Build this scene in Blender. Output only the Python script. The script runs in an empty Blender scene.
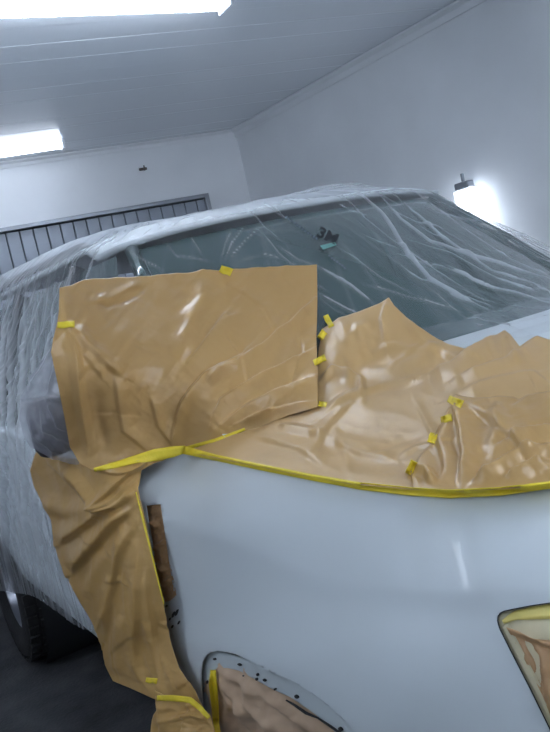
import bpy, bmesh, math, random
import numpy as np
from mathutils import Vector, Matrix, noise as mnoise
from mathutils.bvhtree import BVHTree

# ---------------------------------------------------------------- camera, world, exposure
# car coordinates: x forward, y to the car's left, z up, origin on the ground under the front axle
CAM = np.array([1.15346628, -1.55841638, 1.43806151]); FPX = 806.94
YAW, PITCH, ROLL = 2.62288475, -0.0860143195, -0.221586929
fw = np.array([math.cos(PITCH)*math.cos(YAW), math.cos(PITCH)*math.sin(YAW), math.sin(PITCH)])
r0 = np.cross(fw, [0, 0, 1]); r0 /= np.linalg.norm(r0); u0 = np.cross(r0, fw)
RT = r0*math.cos(ROLL)+u0*math.sin(ROLL); UP = -r0*math.sin(ROLL)+u0*math.cos(ROLL)
RM = np.array([RT, -UP, fw])
scene = bpy.context.scene
cd = bpy.data.cameras.new('camera'); cam = bpy.data.objects.new('camera', cd)
scene.collection.objects.link(cam); scene.camera = cam
mw = Matrix.Identity(4)
for i in range(3):
    mw[i][0] = RT[i]; mw[i][1] = UP[i]; mw[i][2] = -fw[i]; mw[i][3] = CAM[i]
cam.matrix_world = mw
cd.sensor_fit = 'VERTICAL'; cd.sensor_height = 24.0; cd.lens = 24.0*FPX/732.0
cd.clip_start = 0.05
w = bpy.data.worlds.new('world'); scene.world = w; w.use_nodes = True
w.node_tree.nodes['Background'].inputs[0].default_value = (.6, .75, 1, 1)
w.node_tree.nodes['Background'].inputs[1].default_value = 0.05
vs = scene.view_settings
scene.display_settings.display_device = 'sRGB'
vs.view_transform = 'Standard'; vs.look = 'None'; vs.gamma = 1.0; vs.use_curve_mapping = False
vs.exposure = 0.0
TUBE = 20.5                   # brightness of the fluorescent lamps
LAMPCOL = (.80, .875, 1.0)

rnd = random.Random(4)
COL = scene.collection

# ---------------------------------------------------------------- geometry helpers
def rays(u, v):
    u = np.asarray(u, float); v = np.asarray(v, float)
    d = np.stack([(u-275)/FPX, (v-366)/FPX, np.ones_like(u)], -1)
    return d @ RM
def onz(u, v, z): d = rays(u, v); return CAM+d*((z-CAM[2])/d[2])
def ony(u, v, y): d = rays(u, v); return CAM+d*((y-CAM[1])/d[1])
def onx(u, v, x): d = rays(u, v); return CAM+d*((x-CAM[0])/d[0])
def proj(P):
    q = (np.asarray(P, float)-CAM) @ RM.T
    return 275+FPX*q[..., 0]/q[..., 2], 366+FPX*q[..., 1]/q[..., 2]
def depth(P): return float((np.asarray(P)-CAM) @ RM[2])

def hood_z(x, y):
    t = min(abs(y)/.80, 1.0)
    z = 1.09+.105*(1-t**2.6)
    z += .02*max(0, min(1, (-.1-x)/.5))*(1-t**3)
    z -= .10*max(0, (x-.25))**1.6
    return z
def onhood(u, v, off=0.01):
    d = rays(u, v); best = None; t = .6
    while t < 4:
        p = CAM+d*t
        if p[2] < hood_z(p[0], p[1])+off: return p
        t += .004
    return CAM+d*2.3

def tps(anchors):
    P = np.array([a[:2] for a in anchors], float)/100; dv = np.array([a[2] for a in anchors], float)
    n = len(P); r = np.linalg.norm(P[:, None]-P[None], axis=2)
    K = np.where(r > 0, r*r*np.log(r+1e-12), 0)+np.eye(n)*1e-4
    Q = np.hstack([np.ones((n, 1)), P]); A = np.block([[K, Q], [Q.T, np.zeros((3, 3))]])
    s = np.linalg.solve(A, np.concatenate([dv, np.zeros(3)]))
    def f(u, v):
        X = np.stack([np.ravel(u), np.ravel(v)], 1)/100
        r = np.linalg.norm(X[:, None]-P[None], axis=2)
        k = np.where(r > 0, r*r*np.log(r+1e-12), 0)
        return (k @ s[:n]+s[n]+X @ s[n+1:]).reshape(np.shape(u))
    return f
def anchors(lst):
    """(u, v, kind, value): kind 'z','y','x' plane, 'h' above the hood, 'd' distance"""
    out = []
    for u, v, k, a in lst:
        p = {'z': onz, 'y': ony, 'x': onx}[k](u, v, a) if k in 'zyx' else (onhood(u, v, a) if k == 'h' else CAM+rays(u, v)*(a if k == 'd' else hit(u, v, lst=[FB0])-a))
        out.append((u, v, depth(p)))
    return out

def resample(pl, n, smooth=False):
    pl = np.array(pl, float); s = np.concatenate([[0], np.cumsum(np.linalg.norm(np.diff(pl, axis=0), axis=1))])
    t = np.linspace(0, s[-1], n)
    if not smooth or len(pl) < 3:
        return np.stack([np.interp(t, s, pl[:, k]) for k in range(pl.shape[1])], 1)
    # monotone-ish hermite
    m = np.gradient(pl, s, axis=0); out = []
    for tt in t:
        i = min(max(np.searchsorted(s, tt)-1, 0), len(s)-2); h = s[i+1]-s[i]; q = (tt-s[i])/h
        out.append((2*q**3-3*q*q+1)*pl[i]+(q**3-2*q*q+q)*h*m[i]+(-2*q**3+3*q*q)*pl[i+1]+(q**3-q*q)*h*m[i+1])
    return np.array(out)
def coons(top, right, bottom, left, n, m, smooth=False):
    """top, bottom run left to right; left, right run top to bottom"""
    T = resample(top, n, smooth); B = resample(bottom, n, smooth); L = resample(left, m, smooth); R = resample(right, m, smooth)
    s = np.linspace(0, 1, n)[None, :, None]; t = np.linspace(0, 1, m)[:, None, None]
    G = (1-t)*T[None]+t*B[None]+(1-s)*L[:, None]+s*R[:, None]
    G -= (1-s)*(1-t)*T[0]+s*(1-t)*T[-1]+(1-s)*t*B[0]+s*t*B[-1]
    return G
def segdist(U, V, pl):
    best = np.full(U.shape, 1e9); sg = np.zeros(U.shape); al = np.zeros(U.shape); L = 0
    tot = sum(math.dist(a, b) for a, b in zip(pl[:-1], pl[1:]))
    for a, b in zip(pl[:-1], pl[1:]):
        dx, dy = b[0]-a[0], b[1]-a[1]; l2 = dx*dx+dy*dy
        t = np.clip(((U-a[0])*dx+(V-a[1])*dy)/l2, 0, 1)
        d = np.hypot(U-a[0]-t*dx, V-a[1]-t*dy); c = np.sign(dx*(V-a[1])-dy*(U-a[0]))
        m = d < best; best = np.where(m, d, best); sg = np.where(m, c, sg); al = np.where(m, (L+t*math.sqrt(l2))/tot, al)
        L += math.sqrt(l2)
    return best, sg, al
def creases(U, V, lst):
    """(polyline, width px, height m[, kind]) kind r ridge, s sharp-sided fold, k knife-sharp tent"""
    h = np.zeros(U.shape)
    for c in lst:
        pl, wd, a = c[:3]; kind = c[3] if len(c) > 3 else 'r'
        d, sg, al = segdist(U, V, pl)
        taper = np.clip(np.minimum(al, 1-al)*5, 0.25, 1)
        if kind == 'r': h += a*taper*np.exp(-(d/wd)**2)
        elif kind == 'k': h += a*taper*np.clip(1-d/(wd*1.6), 0, 1)*1.1
        else: h += a*taper*np.where(sg > 0, np.exp(-(d/(wd*.35))**2), np.exp(-(d/(wd*1.7))**2))
    return h
def nz(U, V, sx, sy, seed, ang=0.0, ridged=True, octv=2):
    c, s = math.cos(ang), math.sin(ang); X = (U*c+V*s)/sx; Y = (-U*s+V*c)/sy
    out = np.zeros(U.shape).ravel(); X = X.ravel(); Y = Y.ravel()
    for i in range(len(out)):
        v = 0; am = 1; f = 1
        for o in range(octv):
            q = mnoise.noise((X[i]*f, Y[i]*f, seed+7.3*o)); v += am*((.35-abs(q)) if ridged else q); am *= .5; f *= 2.1
        out[i] = v
    return out.reshape(U.shape)

def nsharp(U, V, sx, sy, seed, ang=0.0, wd=.07):
    n_ = nz(U, V, sx, sy, seed, ang, False, 1); return np.exp(-(n_/wd)**2)
def link(name, me, mat, parent=None, smooth=True):
    o = bpy.data.objects.new(name, me); COL.objects.link(o)
    if mat is not None: me.materials.append(mat)
    if smooth:
        for p in me.polygons: p.use_smooth = True
    if parent is not None: o.parent = parent
    return o
def grid_mesh(name, P):
    m, n = P.shape[:2]; me = bpy.data.meshes.new(name)
    idx = np.arange(m*n).reshape(m, n)
    F = np.stack([idx[:-1, :-1], idx[:-1, 1:], idx[1:, 1:], idx[1:, :-1]], -1).reshape(-1, 4)
    me.from_pydata(P.reshape(-1, 3).tolist(), [], F.tolist())
    uv = me.uv_layers.new(name='UVMap')
    li = np.zeros(len(me.loops), int); me.loops.foreach_get('vertex_index', li)
    co = np.stack([(li % n)/(n-1), (li//n)/(m-1)], 1).ravel(); uv.data.foreach_set('uv', co)
    return me
def normals(P):
    a = np.gradient(P, axis=1); b = np.gradient(P, axis=0); N = np.cross(a, b)
    N /= np.linalg.norm(N, axis=2, keepdims=True)+1e-12
    s = np.sign(((CAM-P)*N).sum(2, keepdims=True)); return N*s
def lift(G, field, disp=None):
    U, V = G[..., 0], G[..., 1]; D = field(U, V); d = rays(U, V)
    P = CAM+d*(D[..., None])
    if disp is not None: P = P+normals(P)*disp[..., None]
    return P
def solid(o, th, off=-1):
    md = o.modifiers.new('thickness', 'SOLIDIFY'); md.thickness = th; md.offset = off; return o
BVH = []
def bake_bvh(me, mwd=None):
    BVH.append(BVHTree.FromPolygons([v.co.copy() for v in me.vertices], [tuple(p.vertices) for p in me.polygons]))
def hit(u, v, fallback=2.0, lst=None):
    d = Vector(rays(u, v)); best = None; n = None; L = d.length
    for b in (lst or BVH):
        r = b.ray_cast(Vector(CAM), d.normalized())
        if r[0] is not None and (best is None or r[3] < best): best = r[3]; n = r[1]
    if best is None: return None
    return best/L
def tag(o, label, cat=None, group=None, kind=None):
    if label: o['label'] = label
    if cat: o['category'] = cat
    if group: o['group'] = group
    if kind: o['kind'] = kind
    return o
def empty(name, loc, label=None, cat=None, group=None):
    o = bpy.data.objects.new(name, None); COL.objects.link(o); o.location = loc; o.empty_display_size = .1
    return tag(o, label, cat, group)

class MB:
    def __init__(s): s.bm = bmesh.new()
    def box(s, c, size, rz=0, bev=0, M=None):
        r = bmesh.ops.create_cube(s.bm, size=1); vv = r['verts']
        T = Matrix.Translation(c) @ Matrix.Rotation(rz, 4, 'Z') @ Matrix.Diagonal((*size, 1))
        if M is not None: T = M @ T
        bmesh.ops.transform(s.bm, matrix=T, verts=vv)
        if bev:
            ee = list({e for v in vv for e in v.link_edges})
            bmesh.ops.bevel(s.bm, geom=ee, offset=bev, segments=2, affect='EDGES', profile=.5)
        return s
    def cyl(s, a, b, r, r2=None, n=16, caps=True):
        a = Vector(a); b = Vector(b); d = b-a
        q = d.to_track_quat('Z', 'Y').to_matrix().to_4x4()
        bmesh.ops.create_cone(s.bm, cap_ends=caps, segments=n, radius1=r, radius2=r if r2 is None else r2, depth=d.length,
                              matrix=Matrix.Translation((a+b)/2) @ q)
        return s
    def poly(s, pts, faces):
        v = [s.bm.verts.new(p) for p in pts]
        for f in faces: s.bm.faces.new([v[i] for i in f])
        return s
    def loft(s, secs, closed=False):
        rows = [[s.bm.verts.new(p) for p in sec] for sec in secs]
        for a, b in zip(rows[:-1], rows[1:]):
            n = len(a)
            for i in range(n if closed else n-1): s.bm.faces.new((a[i], a[(i+1) % n], b[(i+1) % n], b[i]))
        return s
    def lathe(s, prof, c, axis='y', n=48):
        rows = []
        for i in range(n):
            t = 2*math.pi*i/n
            rows.append([s.bm.verts.new((c[0]+r*math.cos(t), c[1]+h, c[2]+r*math.sin(t))) for r, h in prof])
        for i in range(n):
            a, b = rows[i], rows[(i+1) % n]
            for j in range(len(prof)-1): s.bm.faces.new((a[j], a[j+1], b[j+1], b[j]))
        return s
    def build(s, name, mat, parent=None, smooth=False):
        bmesh.ops.recalc_face_normals(s.bm, faces=s.bm.faces)
        me = bpy.data.meshes.new(name); s.bm.to_mesh(me); s.bm.free()
        return link(name, me, mat, parent, smooth)

def in_poly(u, v, poly):
    c = False; j = len(poly)-1
    for i in range(len(poly)):
        (xi, yi), (xj, yj) = poly[i], poly[j]
        if (yi > v) != (yj > v) and u < (xj-xi)*(v-yi)/(yj-yi)+xi: c = not c
        j = i
    return c
def cut_hole(me, poly):
    """cut a convex or gently curved opening whose rim is given as points on the panel"""
    bm = bmesh.new(); bm.from_mesh(me)
    n = len(poly); us = [p[0] for p in poly]; vs_ = [p[1] for p in poly]
    lo = (min(us)-3, min(vs_)-3); hi = (max(us)+3, max(vs_)+3)
    C = Vector(CAM)
    for i in range(n):
        a, b = poly[i], poly[(i+1) % n]; da = Vector(rays(*a)); db = Vector(rays(*b)); nn = da.cross(db).normalized()
        fs = []
        x0, x1 = min(a[0], b[0])-5, max(a[0], b[0])+5; y0, y1 = min(a[1], b[1])-5, max(a[1], b[1])+5
        for f in bm.faces:
            u, v = proj(np.array(f.calc_center_median()))
            if x0 < u < x1 and y0 < v < y1: fs.append(f)
        geom = list({x for f in fs for x in list(f.verts)+list(f.edges)}) + fs
        if geom: bmesh.ops.bisect_plane(bm, geom=geom, dist=1e-6, plane_co=C, plane_no=nn)
    dele = []
    for f in bm.faces:
        u, v = proj(np.array(f.calc_center_median()))
        if lo[0] < u < hi[0] and lo[1] < v < hi[1] and in_poly(u, v, poly): dele.append(f)
    bmesh.ops.delete(bm, geom=dele, context='FACES')
    bm.to_mesh(me); bm.free()

# ---------------------------------------------------------------- materials
def mat(name, col, rough=.5, metal=0, spec=.5, trans=0, emit=None, es=0, nscale=0, namt=0, bump=0, bscale=40, coat=0, stretch=(1, 1, 1), bdist=.01):
    m = bpy.data.materials.new(name); m.use_nodes = True; nt = m.node_tree; b = nt.nodes['Principled BSDF']
    b.inputs['Base Color'].default_value = (*col, 1); b.inputs['Roughness'].default_value = rough
    b.inputs['Metallic'].default_value = metal; b.inputs['Specular IOR Level'].default_value = spec
    b.inputs['Coat Weight'].default_value = coat
    if emit: b.inputs['Emission Color'].default_value = (*emit, 1); b.inputs['Emission Strength'].default_value = es
    if nscale or bump:
        tc = nt.nodes.new('ShaderNodeTexCoord'); mp = nt.nodes.new('ShaderNodeMapping'); mp.inputs['Scale'].default_value = stretch
        nt.links.new(tc.outputs['Object'], mp.inputs[0])
    if nscale:
        n = nt.nodes.new('ShaderNodeTexNoise'); n.inputs['Scale'].default_value = nscale; n.inputs['Detail'].default_value = 5
        nt.links.new(mp.outputs[0], n.inputs[0])
        r = nt.nodes.new('ShaderNodeMapRange'); r.inputs[3].default_value = 1-namt; r.inputs[4].default_value = 1+namt
        r.inputs[1].default_value = .3; r.inputs[2].default_value = .7
        nt.links.new(n.outputs[0], r.inputs[0])
        mx = nt.nodes.new('ShaderNodeMix'); mx.data_type = 'RGBA'; mx.blend_type = 'MULTIPLY'; mx.inputs[0].default_value = 1
        mx.inputs[6].default_value = (*col, 1); nt.links.new(r.outputs[0], mx.inputs[7]); nt.links.new(mx.outputs[2], b.inputs['Base Color'])
    if bump:
        n = nt.nodes.new('ShaderNodeTexNoise'); n.inputs['Scale'].default_value = bscale; n.inputs['Detail'].default_value = 4
        nt.links.new(mp.outputs[0], n.inputs[0])
        bp = nt.nodes.new('ShaderNodeBump'); bp.inputs['Strength'].default_value = bump; bp.inputs['Distance'].default_value = bdist
        nt.links.new(n.outputs[0], bp.inputs['Height']); nt.links.new(bp.outputs[0], b.inputs['Normal'])
    return m
def thin_mat(name, col, rough, transl, bump=.3, bscale=14):
    """masking paper: semi-gloss sheet that lets a little light through"""
    m = mat(name, col, rough, spec=.5, nscale=3, namt=.06, bump=bump, bscale=bscale, bdist=.004)
    nt = m.node_tree; b = nt.nodes['Principled BSDF']; out = nt.nodes['Material Output']
    t = nt.nodes.new('ShaderNodeBsdfTranslucent'); t.inputs[0].default_value = (col[0], col[1]*.9, col[2]*.8, 1)
    mx = nt.nodes.new('ShaderNodeMixShader'); mx.inputs[0].default_value = transl
    nt.links.new(b.outputs[0], mx.inputs[1]); nt.links.new(t.outputs[0], mx.inputs[2]); nt.links.new(mx.outputs[0], out.inputs[0])
    return m
def film_mat(name, base, edge, col=(.86, .9, .95), rough=.28):
    """thin milky polyethylene: mostly clear, whiter where it is seen edge-on"""
    m = bpy.data.materials.new(name); m.use_nodes = True; nt = m.node_tree; out = nt.nodes['Material Output']
    b = nt.nodes['Principled BSDF']; b.inputs['Base Color'].default_value = (*col, 1); b.inputs['Roughness'].default_value = rough
    b.inputs['Specular IOR Level'].default_value = .8
    tl = nt.nodes.new('ShaderNodeBsdfTranslucent'); tl.inputs[0].default_value = (*col, 1)
    m1 = nt.nodes.new('ShaderNodeMixShader'); m1.inputs[0].default_value = .25
    nt.links.new(b.outputs[0], m1.inputs[1]); nt.links.new(tl.outputs[0], m1.inputs[2])
    tr = nt.nodes.new('ShaderNodeBsdfTransparent')
    lw = nt.nodes.new('ShaderNodeLayerWeight'); lw.inputs[0].default_value = .35
    mr = nt.nodes.new('ShaderNodeMapRange'); mr.inputs[1].default_value = .3; mr.inputs[2].default_value = .9
    mr.inputs[3].default_value = base; mr.inputs[4].default_value = edge
    nt.links.new(lw.outputs['Facing'], mr.inputs[0])
    at = nt.nodes.new('ShaderNodeAttribute'); at.attribute_name = 'gather'      # how many layers of film lie gathered here
    ma = nt.nodes.new('ShaderNodeMath'); ma.operation = 'MULTIPLY_ADD'; ma.inputs[1].default_value = .38; ma.use_clamp = True
    nt.links.new(at.outputs['Fac'], ma.inputs[0]); nt.links.new(mr.outputs[0], ma.inputs[2])
    m2 = nt.nodes.new('ShaderNodeMixShader'); nt.links.new(ma.outputs[0], m2.inputs[0])
    nt.links.new(tr.outputs[0], m2.inputs[1]); nt.links.new(m1.outputs[0], m2.inputs[2]); nt.links.new(m2.outputs[0], out.inputs[0])
    return m
M = {}
M['paint'] = mat('white_body_paint', (.62, .68, .71), .5, spec=.5, coat=.15)
M['seal'] = mat('grey_sealer_paint', (.56, .62, .64), .45)
M['wall'] = mat('painted_wall', (.80, .825, .85), .55, nscale=1.2, namt=.06, bump=.15, bscale=25)
M['ceil'] = mat('ceiling_panel', (.86, .90, .95), .22, spec=.6, bump=.2, bscale=2.2, stretch=(9, .5, 1), bdist=.004)
M['floor'] = mat('dark_concrete', (.055, .057, .062), .75, nscale=6, namt=.45, bump=.5, bscale=60)
M['slat'] = mat('grey_door_slat', (.30, .335, .385), .4, metal=.2)
M['dark'] = mat('dark_gap', (.02, .022, .025), .7)
M['metal_grey'] = mat('grey_metal', (.30, .32, .35), .4, metal=.6)
M['glass'] = mat('tinted_windscreen', (.034, .075, .072), .06, spec=.7, coat=.5)
M['rubber'] = mat('tyre_rubber', (.018, .018, .020), .75, bump=.4, bscale=90)
M['alloy'] = mat('alloy_rim', (.24, .25, .28), .3, metal=.9)
M['plastic'] = mat('black_plastic', (.03, .032, .038), .45)
M['paper'] = thin_mat('brown_masking_paper', (.60, .375, .145), .30, .12)
M['paper2'] = thin_mat('brown_door_paper', (.57, .35, .12), .33, .10)
M['paper_hood'] = thin_mat('light_brown_hood_paper', (.60, .39, .17), .34, .10)
M['paper_arch'] = thin_mat('pale_brown_arch_paper', (.64, .46, .31), .36, .1)
M['paper_dark'] = thin_mat('crumpled_brown_paper', (.60, .37, .19), .30, .1, bump=.9, bscale=40)
M['tape'] = mat('yellow_masking_tape', (.86, .68, .04), .5, nscale=25, namt=.10, bump=.4, bscale=120, bdist=.002)
M['tape_soft'] = mat('soft_yellow_tape', (.80, .67, .20), .5, nscale=20, namt=.12)
M['tape_pale'] = mat('pale_tape', (.66, .60, .40), .5, nscale=20, namt=.12)
M['film'] = film_mat('milky_plastic_film', .075, .36)
M['film2'] = film_mat('mirror_film', .30, .7, col=(.74, .76, .86))
M['print'] = mat('black_print', (.012, .014, .02), .6)
M['print_grey'] = mat('grey_print', (.09, .11, .14), .6)
M['print_green'] = mat('green_print', (.13, .30, .27), .5)
M['lamp'] = mat('lamp_diffuser', (.9, .95, 1), .4, emit=LAMPCOL, es=TUBE)
M['lamp_wall'] = mat('wall_lamp_tube', (.9, .95, 1), .4, emit=LAMPCOL, es=TUBE*.33)
M['housing'] = mat('lamp_housing', (.75, .78, .82), .4)
M['rusty'] = mat('dirty_bracket', (.12, .10, .09), .7)

# ---------------------------------------------------------------- room
H = 3.0
c1 = onz(235, 130, H); c2 = onz(0, 163, H); c3 = onz(465, 0, H)
def ext(a, b, t): return a+(b-a)/np.linalg.norm(b-a)*t
BL = ext(c1, c2, 6.4); FR = ext(c1, c3, 9.0)
FL = BL+(FR-c1)
def wall(name, a, b, m, z0=0, z1=H, th=.12, kind='structure'):
    a = np.array(a); b = np.array(b); d = (b-a)/np.linalg.norm(b-a); n = np.array([-d[1], d[0], 0])
    cen = (c1+FL)/2
    if np.dot(n, cen-a) > 0: n = -n
    mb = MB(); pts = [(*(a-d*.0)[:2], z0), (*b[:2], z0), (*(b+n*th)[:2], z0), (*(a+n*th)[:2], z0)]
    pts += [(p[0], p[1], z1) for p in pts]
    mb.poly(pts, [(0, 1, 5, 4), (1, 2, 6, 5), (2, 3, 7, 6), (3, 0, 4, 7), (0, 3, 2, 1), (4, 5, 6, 7)])
    o = mb.build(name, m); o['kind'] = kind; return o, d, n
wb, dB, nB = wall('wall_back', c1, BL, M['wall'])
ws, dS, nS = wall('wall_left', c1, FR, M['wall'])
wall('wall_front', FR, FL, M['wall']); wall('wall_right', BL, FL, M['wall'])
fl = MB(); fl.box((-1, 0, -.05), (13, 11, .1)); o = fl.build('floor', M['floor']); o['kind'] = 'structure'
# ceiling: backing slab + plastic panels running across the booth
cb = MB(); cb.box((-1, -.4, H+.09), (13, 10, .1)); ceil = cb.build('ceiling', M['dark']); ceil['kind'] = 'structure'
angB = math.atan2(dB[1], dB[0]); PW = .25
mbp = MB(); mbp.box((0, 0, 0), (7.6, PW-.002, .03), bev=.003); plank0 = mbp.build('ceiling_panel', M['ceil'], ceil)
inn = -nB; mid = (c1+BL)/2
for k in range(38):
    o = plank0 if k == 0 else plank0.copy()
    if k: COL.objects.link(o); o.parent = ceil
    p = mid+inn*(PW*(k+.5)-.12); o.location = (p[0], p[1], H+.017+(k % 3)*.001); o.rotation_euler = (0, 0, angB)
# coving between ceiling and walls
def trim(name, a, d, n, L, s=.07):
    mb = MB(); a = np.array(a); i = -n
    pr = [(0, 0), (s, 0), (s*.95, -.012), (s*.35, -s*.45), (.012, -s), (0, -s)]
    secs = [[(*(a+d*t+i*(q[0]+.001))[:2], H+q[1]) for q in pr] for t in (0, L)]
    mb.loft(secs, closed=True); o = mb.build(name, M['wall']); o['kind'] = 'structure'
trim('trim_1', c1, dS, nS, 8.9); trim('trim_2', c1, dB, nB, 6.3, .05)

# slatted sliding door in the back wall
def on_wall(u, v, a, n, off=0):
    d = rays(u, v); a = np.array(a)-n*off; t = np.dot(a-CAM, n)/np.dot(d, n); return CAM+d*t
q1 = on_wall(207, 198, c1, nB, .03); q0 = on_wall(0, 232, c1, nB, .03)
ztop = (q1[2]+q0[2])/2
s1 = np.dot(q1-c1, dB); DW = 3.0
door = empty('door_1', (0, 0, 0)); door['kind'] = 'structure'
def wp(s, off, z): p = c1+dB*s-nB*off; return (p[0], p[1], z)
mb = MB(); mb.box(wp(s1+DW/2, .012, ztop/2), (DW, .02, ztop), rz=angB); mb.build('door_backing', M['plastic'], door)
mb = MB(); mb.box((0, 0, 0), (.106, .03, ztop-.03), bev=.006); sl0 = mb.build('door_slat', M['slat'], door)
for k in range(int(DW/.112)):
    o = sl0 if k == 0 else sl0.copy()
    if k: COL.objects.link(o); o.parent = door
    o.location = wp(s1+.06+k*.112, .037, ztop/2); o.rotation_euler = (0, 0, angB)
mb = MB(); mb.box(wp(s1+DW/2, .05, ztop+.01), (DW+.0, .1, .035), rz=angB, bev=.004); mb.build('door_head_rail', M['metal_grey'], door)
mb = MB(); mb.box(wp(s1+.02, .05, ztop/2), (.04, .1, ztop), rz=angB, bev=.004); mb.build('door_frame', M['metal_grey'], door)

# small hook high on the back wall
q = on_wall(143, 169, c1, nB, .02)
hk = MB(); hk.box(tuple(q), (.07, .02, .022), rz=angB, bev=.004); hk.cyl(q+[0, 0, 0], q-nB*.05+[0, 0, -.02], .006); hk.cyl(q-nB*.05+[0, 0, -.02], q-nB*.05+[0, 0, .02], .006)
tag(hk.build('wall_hook', M['rusty']), 'small dark metal hook high on the back wall above the slatted door', 'hook')

# ceiling lamps
def lamp(cen, L, ang, label, group=None, wd=.13, dp=.065, lm='lamp'):
    t = empty('ceiling_light', (cen[0], cen[1], H), label, 'light', group); t.rotation_euler = (0, 0, ang)
    mb = MB(); mb.box((0, 0, -.006), (L+.04, wd*.6, .012), bev=.003); mb.build('housing', M['housing'], t)
    mb = MB(); n = 9; secs = []
    for x in (-L/2, L/2):
        secs.append([(x, math.cos(math.pi*i/(n-1))*wd/2, -.012-math.sin(math.pi*i/(n-1))**.6*dp) for i in range(n)])
    mb.loft(secs); mb.bm.verts.ensure_lookup_table()
    for k in (0, 1): mb.bm.faces.new([mb.bm.verts[k*n+i] for i in range(n)])
    mb.build('diffuser', M[lm], t)
    for s in (-1, 1):
        mb = MB(); mb.box((s*(L/2+.012), 0, -.045), (.02, wd+.02, .075), bev=.004); mb.build('end_cap', M['housing'], t)
    return t
zb = H-.06
a1 = onz(232, 6, zb); b1 = onz(0, 13, zb); d1 = (b1-a1)/np.linalg.norm(b1-a1); A1 = math.atan2(d1[1], d1[0])
lamp(a1+d1*.95, 1.8, A1, 'long bright ceiling light at the top of the picture, nearest the camera')
a2 = onz(68, 146, zb); b2 = onz(0, 156, zb); d2 = (b2-a2)/np.linalg.norm(b2-a2); A2 = math.atan2(d2[1], d2[0])
lamp(a2+d2*.80, 1.5, A2, 'ceiling light at the left close to the back wall, cut by the picture edge', wd=.10, dp=.06, lm='lamp_wall')
for cx, cy in ((.9, .5), (-1.3, -2.8), (2.7, .5), (2.2, -3.0)):  # unseen lamps, added and placed to light the car's side and the booth
    lamp((cx, cy), 1.8, A1, 'added long ceiling light out of view, '+('beside the car' if cx < 1 else 'near the front wall')+(' on the far side' if cy > 0 else ' on the near side'), 'added ceiling lights out of the picture')

# upright tube lamp on the side wall
qa = on_wall(465, 190, c1, nS, .08); qb = on_wall(462, 180, c1, nS, .05)
angS = math.atan2(dS[1], dS[0])
wl = empty('wall_light', (qa[0], qa[1], 1.2), 'glowing upright tube light on the grey side wall behind the car', 'light')
z1 = qa[2]
def loc(p): return Vector(p)-Vector((qa[0], qa[1], 1.2))
mb = MB(); mb.box((0, 0, z1-.6-1.2), (.07, .03, 1.20), rz=angS, bev=.006, M=Matrix.Translation(Vector((nS[0], nS[1], 0))*.05)); mb.build('housing', M['housing'], wl)
mb = MB()
for s in (-.045, .045):
    mb = MB(); e = dS*s; mb.cyl((e[0], e[1], z1-1.2-1.18), (e[0], e[1], z1-1.2), .042, n=20); mb.build('tube', M['lamp_wall'], wl, smooth=True)
mb = MB(); mb.box((0, 0, z1-1.2+.03), (.12, .07, .05), rz=angS, bev=.01); mb.cyl((0, 0, z1-1.2+.05), (0, 0, z1-1.2+.11), .012); mb.build('lamp_holder', M['metal_grey'], wl)

# ---------------------------------------------------------------- car
car = empty('car', (0, 0, 0), 'white off-road car in a spray booth, wrapped in plastic film and brown masking paper', 'car')
# inner body so nothing can be seen through
mb = MB(); mb.box((-1.9, 0, .62), (3.7, 1.62, .5)); mb.box((-.0, 0, .75), (1.4, 1.1, .5)); mb.box((-2.3, 0, 1.05), (2.6, 1.6, .3)); mb.build('chassis', M['dark'], car)
SEC = [(.47, .92), (.50, .94), (.62, .965), (.80, .962), (.95, .958), (1.05, .948), (1.12, .928), (1.15, .905)]
def side_panel(name, x0, x1, s, arch=None, m=None):
    """outer skin panel between x0 and x1; arch = wheel centre"""
    n = 24; secs = []
    for i in range(n+1):
        x = x0+(x1-x0)*i/n; zb_ = .47
        if arch is not None:
            dx = abs(x-arch)
            if dx < .46: zb_ = .38+math.sqrt(max(0, .46**2-dx*dx))*.98
        row = []
        for z, y in SEC:
            zz = zb_+(z-.47)*(1.15-zb_)/(.68)
            yy = np.interp(zz, [q[0] for q in SEC], [q[1] for q in SEC])
            row.append((x, s*yy, zz))
        secs.append(row)
    mb = MB(); mb.loft(secs); o = mb.build(name, m or M['paint'], car, True); solid(o, .02, -1 if s > 0 else 1); return o
for s in (-1, 1):
    d_ = side_panel('front_door', -.725, -1.62, s)
    mb = MB(); mb.box((-1.48, s*.975, .98), (.17, .025, .03), bev=.01); mb.build('door_handle', M['paint'], d_)
    d_ = side_panel('rear_door', -1.63, -2.43, s)
    mb = MB(); mb.box((-2.30, s*.975, .98), (.17, .025, .03), bev=.01); mb.build('door_handle', M['paint'], d_)
    side_panel('rear_quarter_panel', -2.44, -3.85, s, arch=-2.885)
    mb = MB(); mb.box((-1.6, s*.85, .48), (1.9, .10, .12), bev=.03); mb.build('sill', M['dark'], car)
# tailgate and rear
mb = MB(); mb.loft([[(-3.85, y, z) for y in (-.9, -.5, 0, .5, .9)] for z in (.4, .8, 1.15)]+[[(-3.72, y*.72/.9, 1.70) for y in (-.9, -.5, 0, .5, .9)]]); mb.build('tailgate', M['paint'], car, True)
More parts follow.
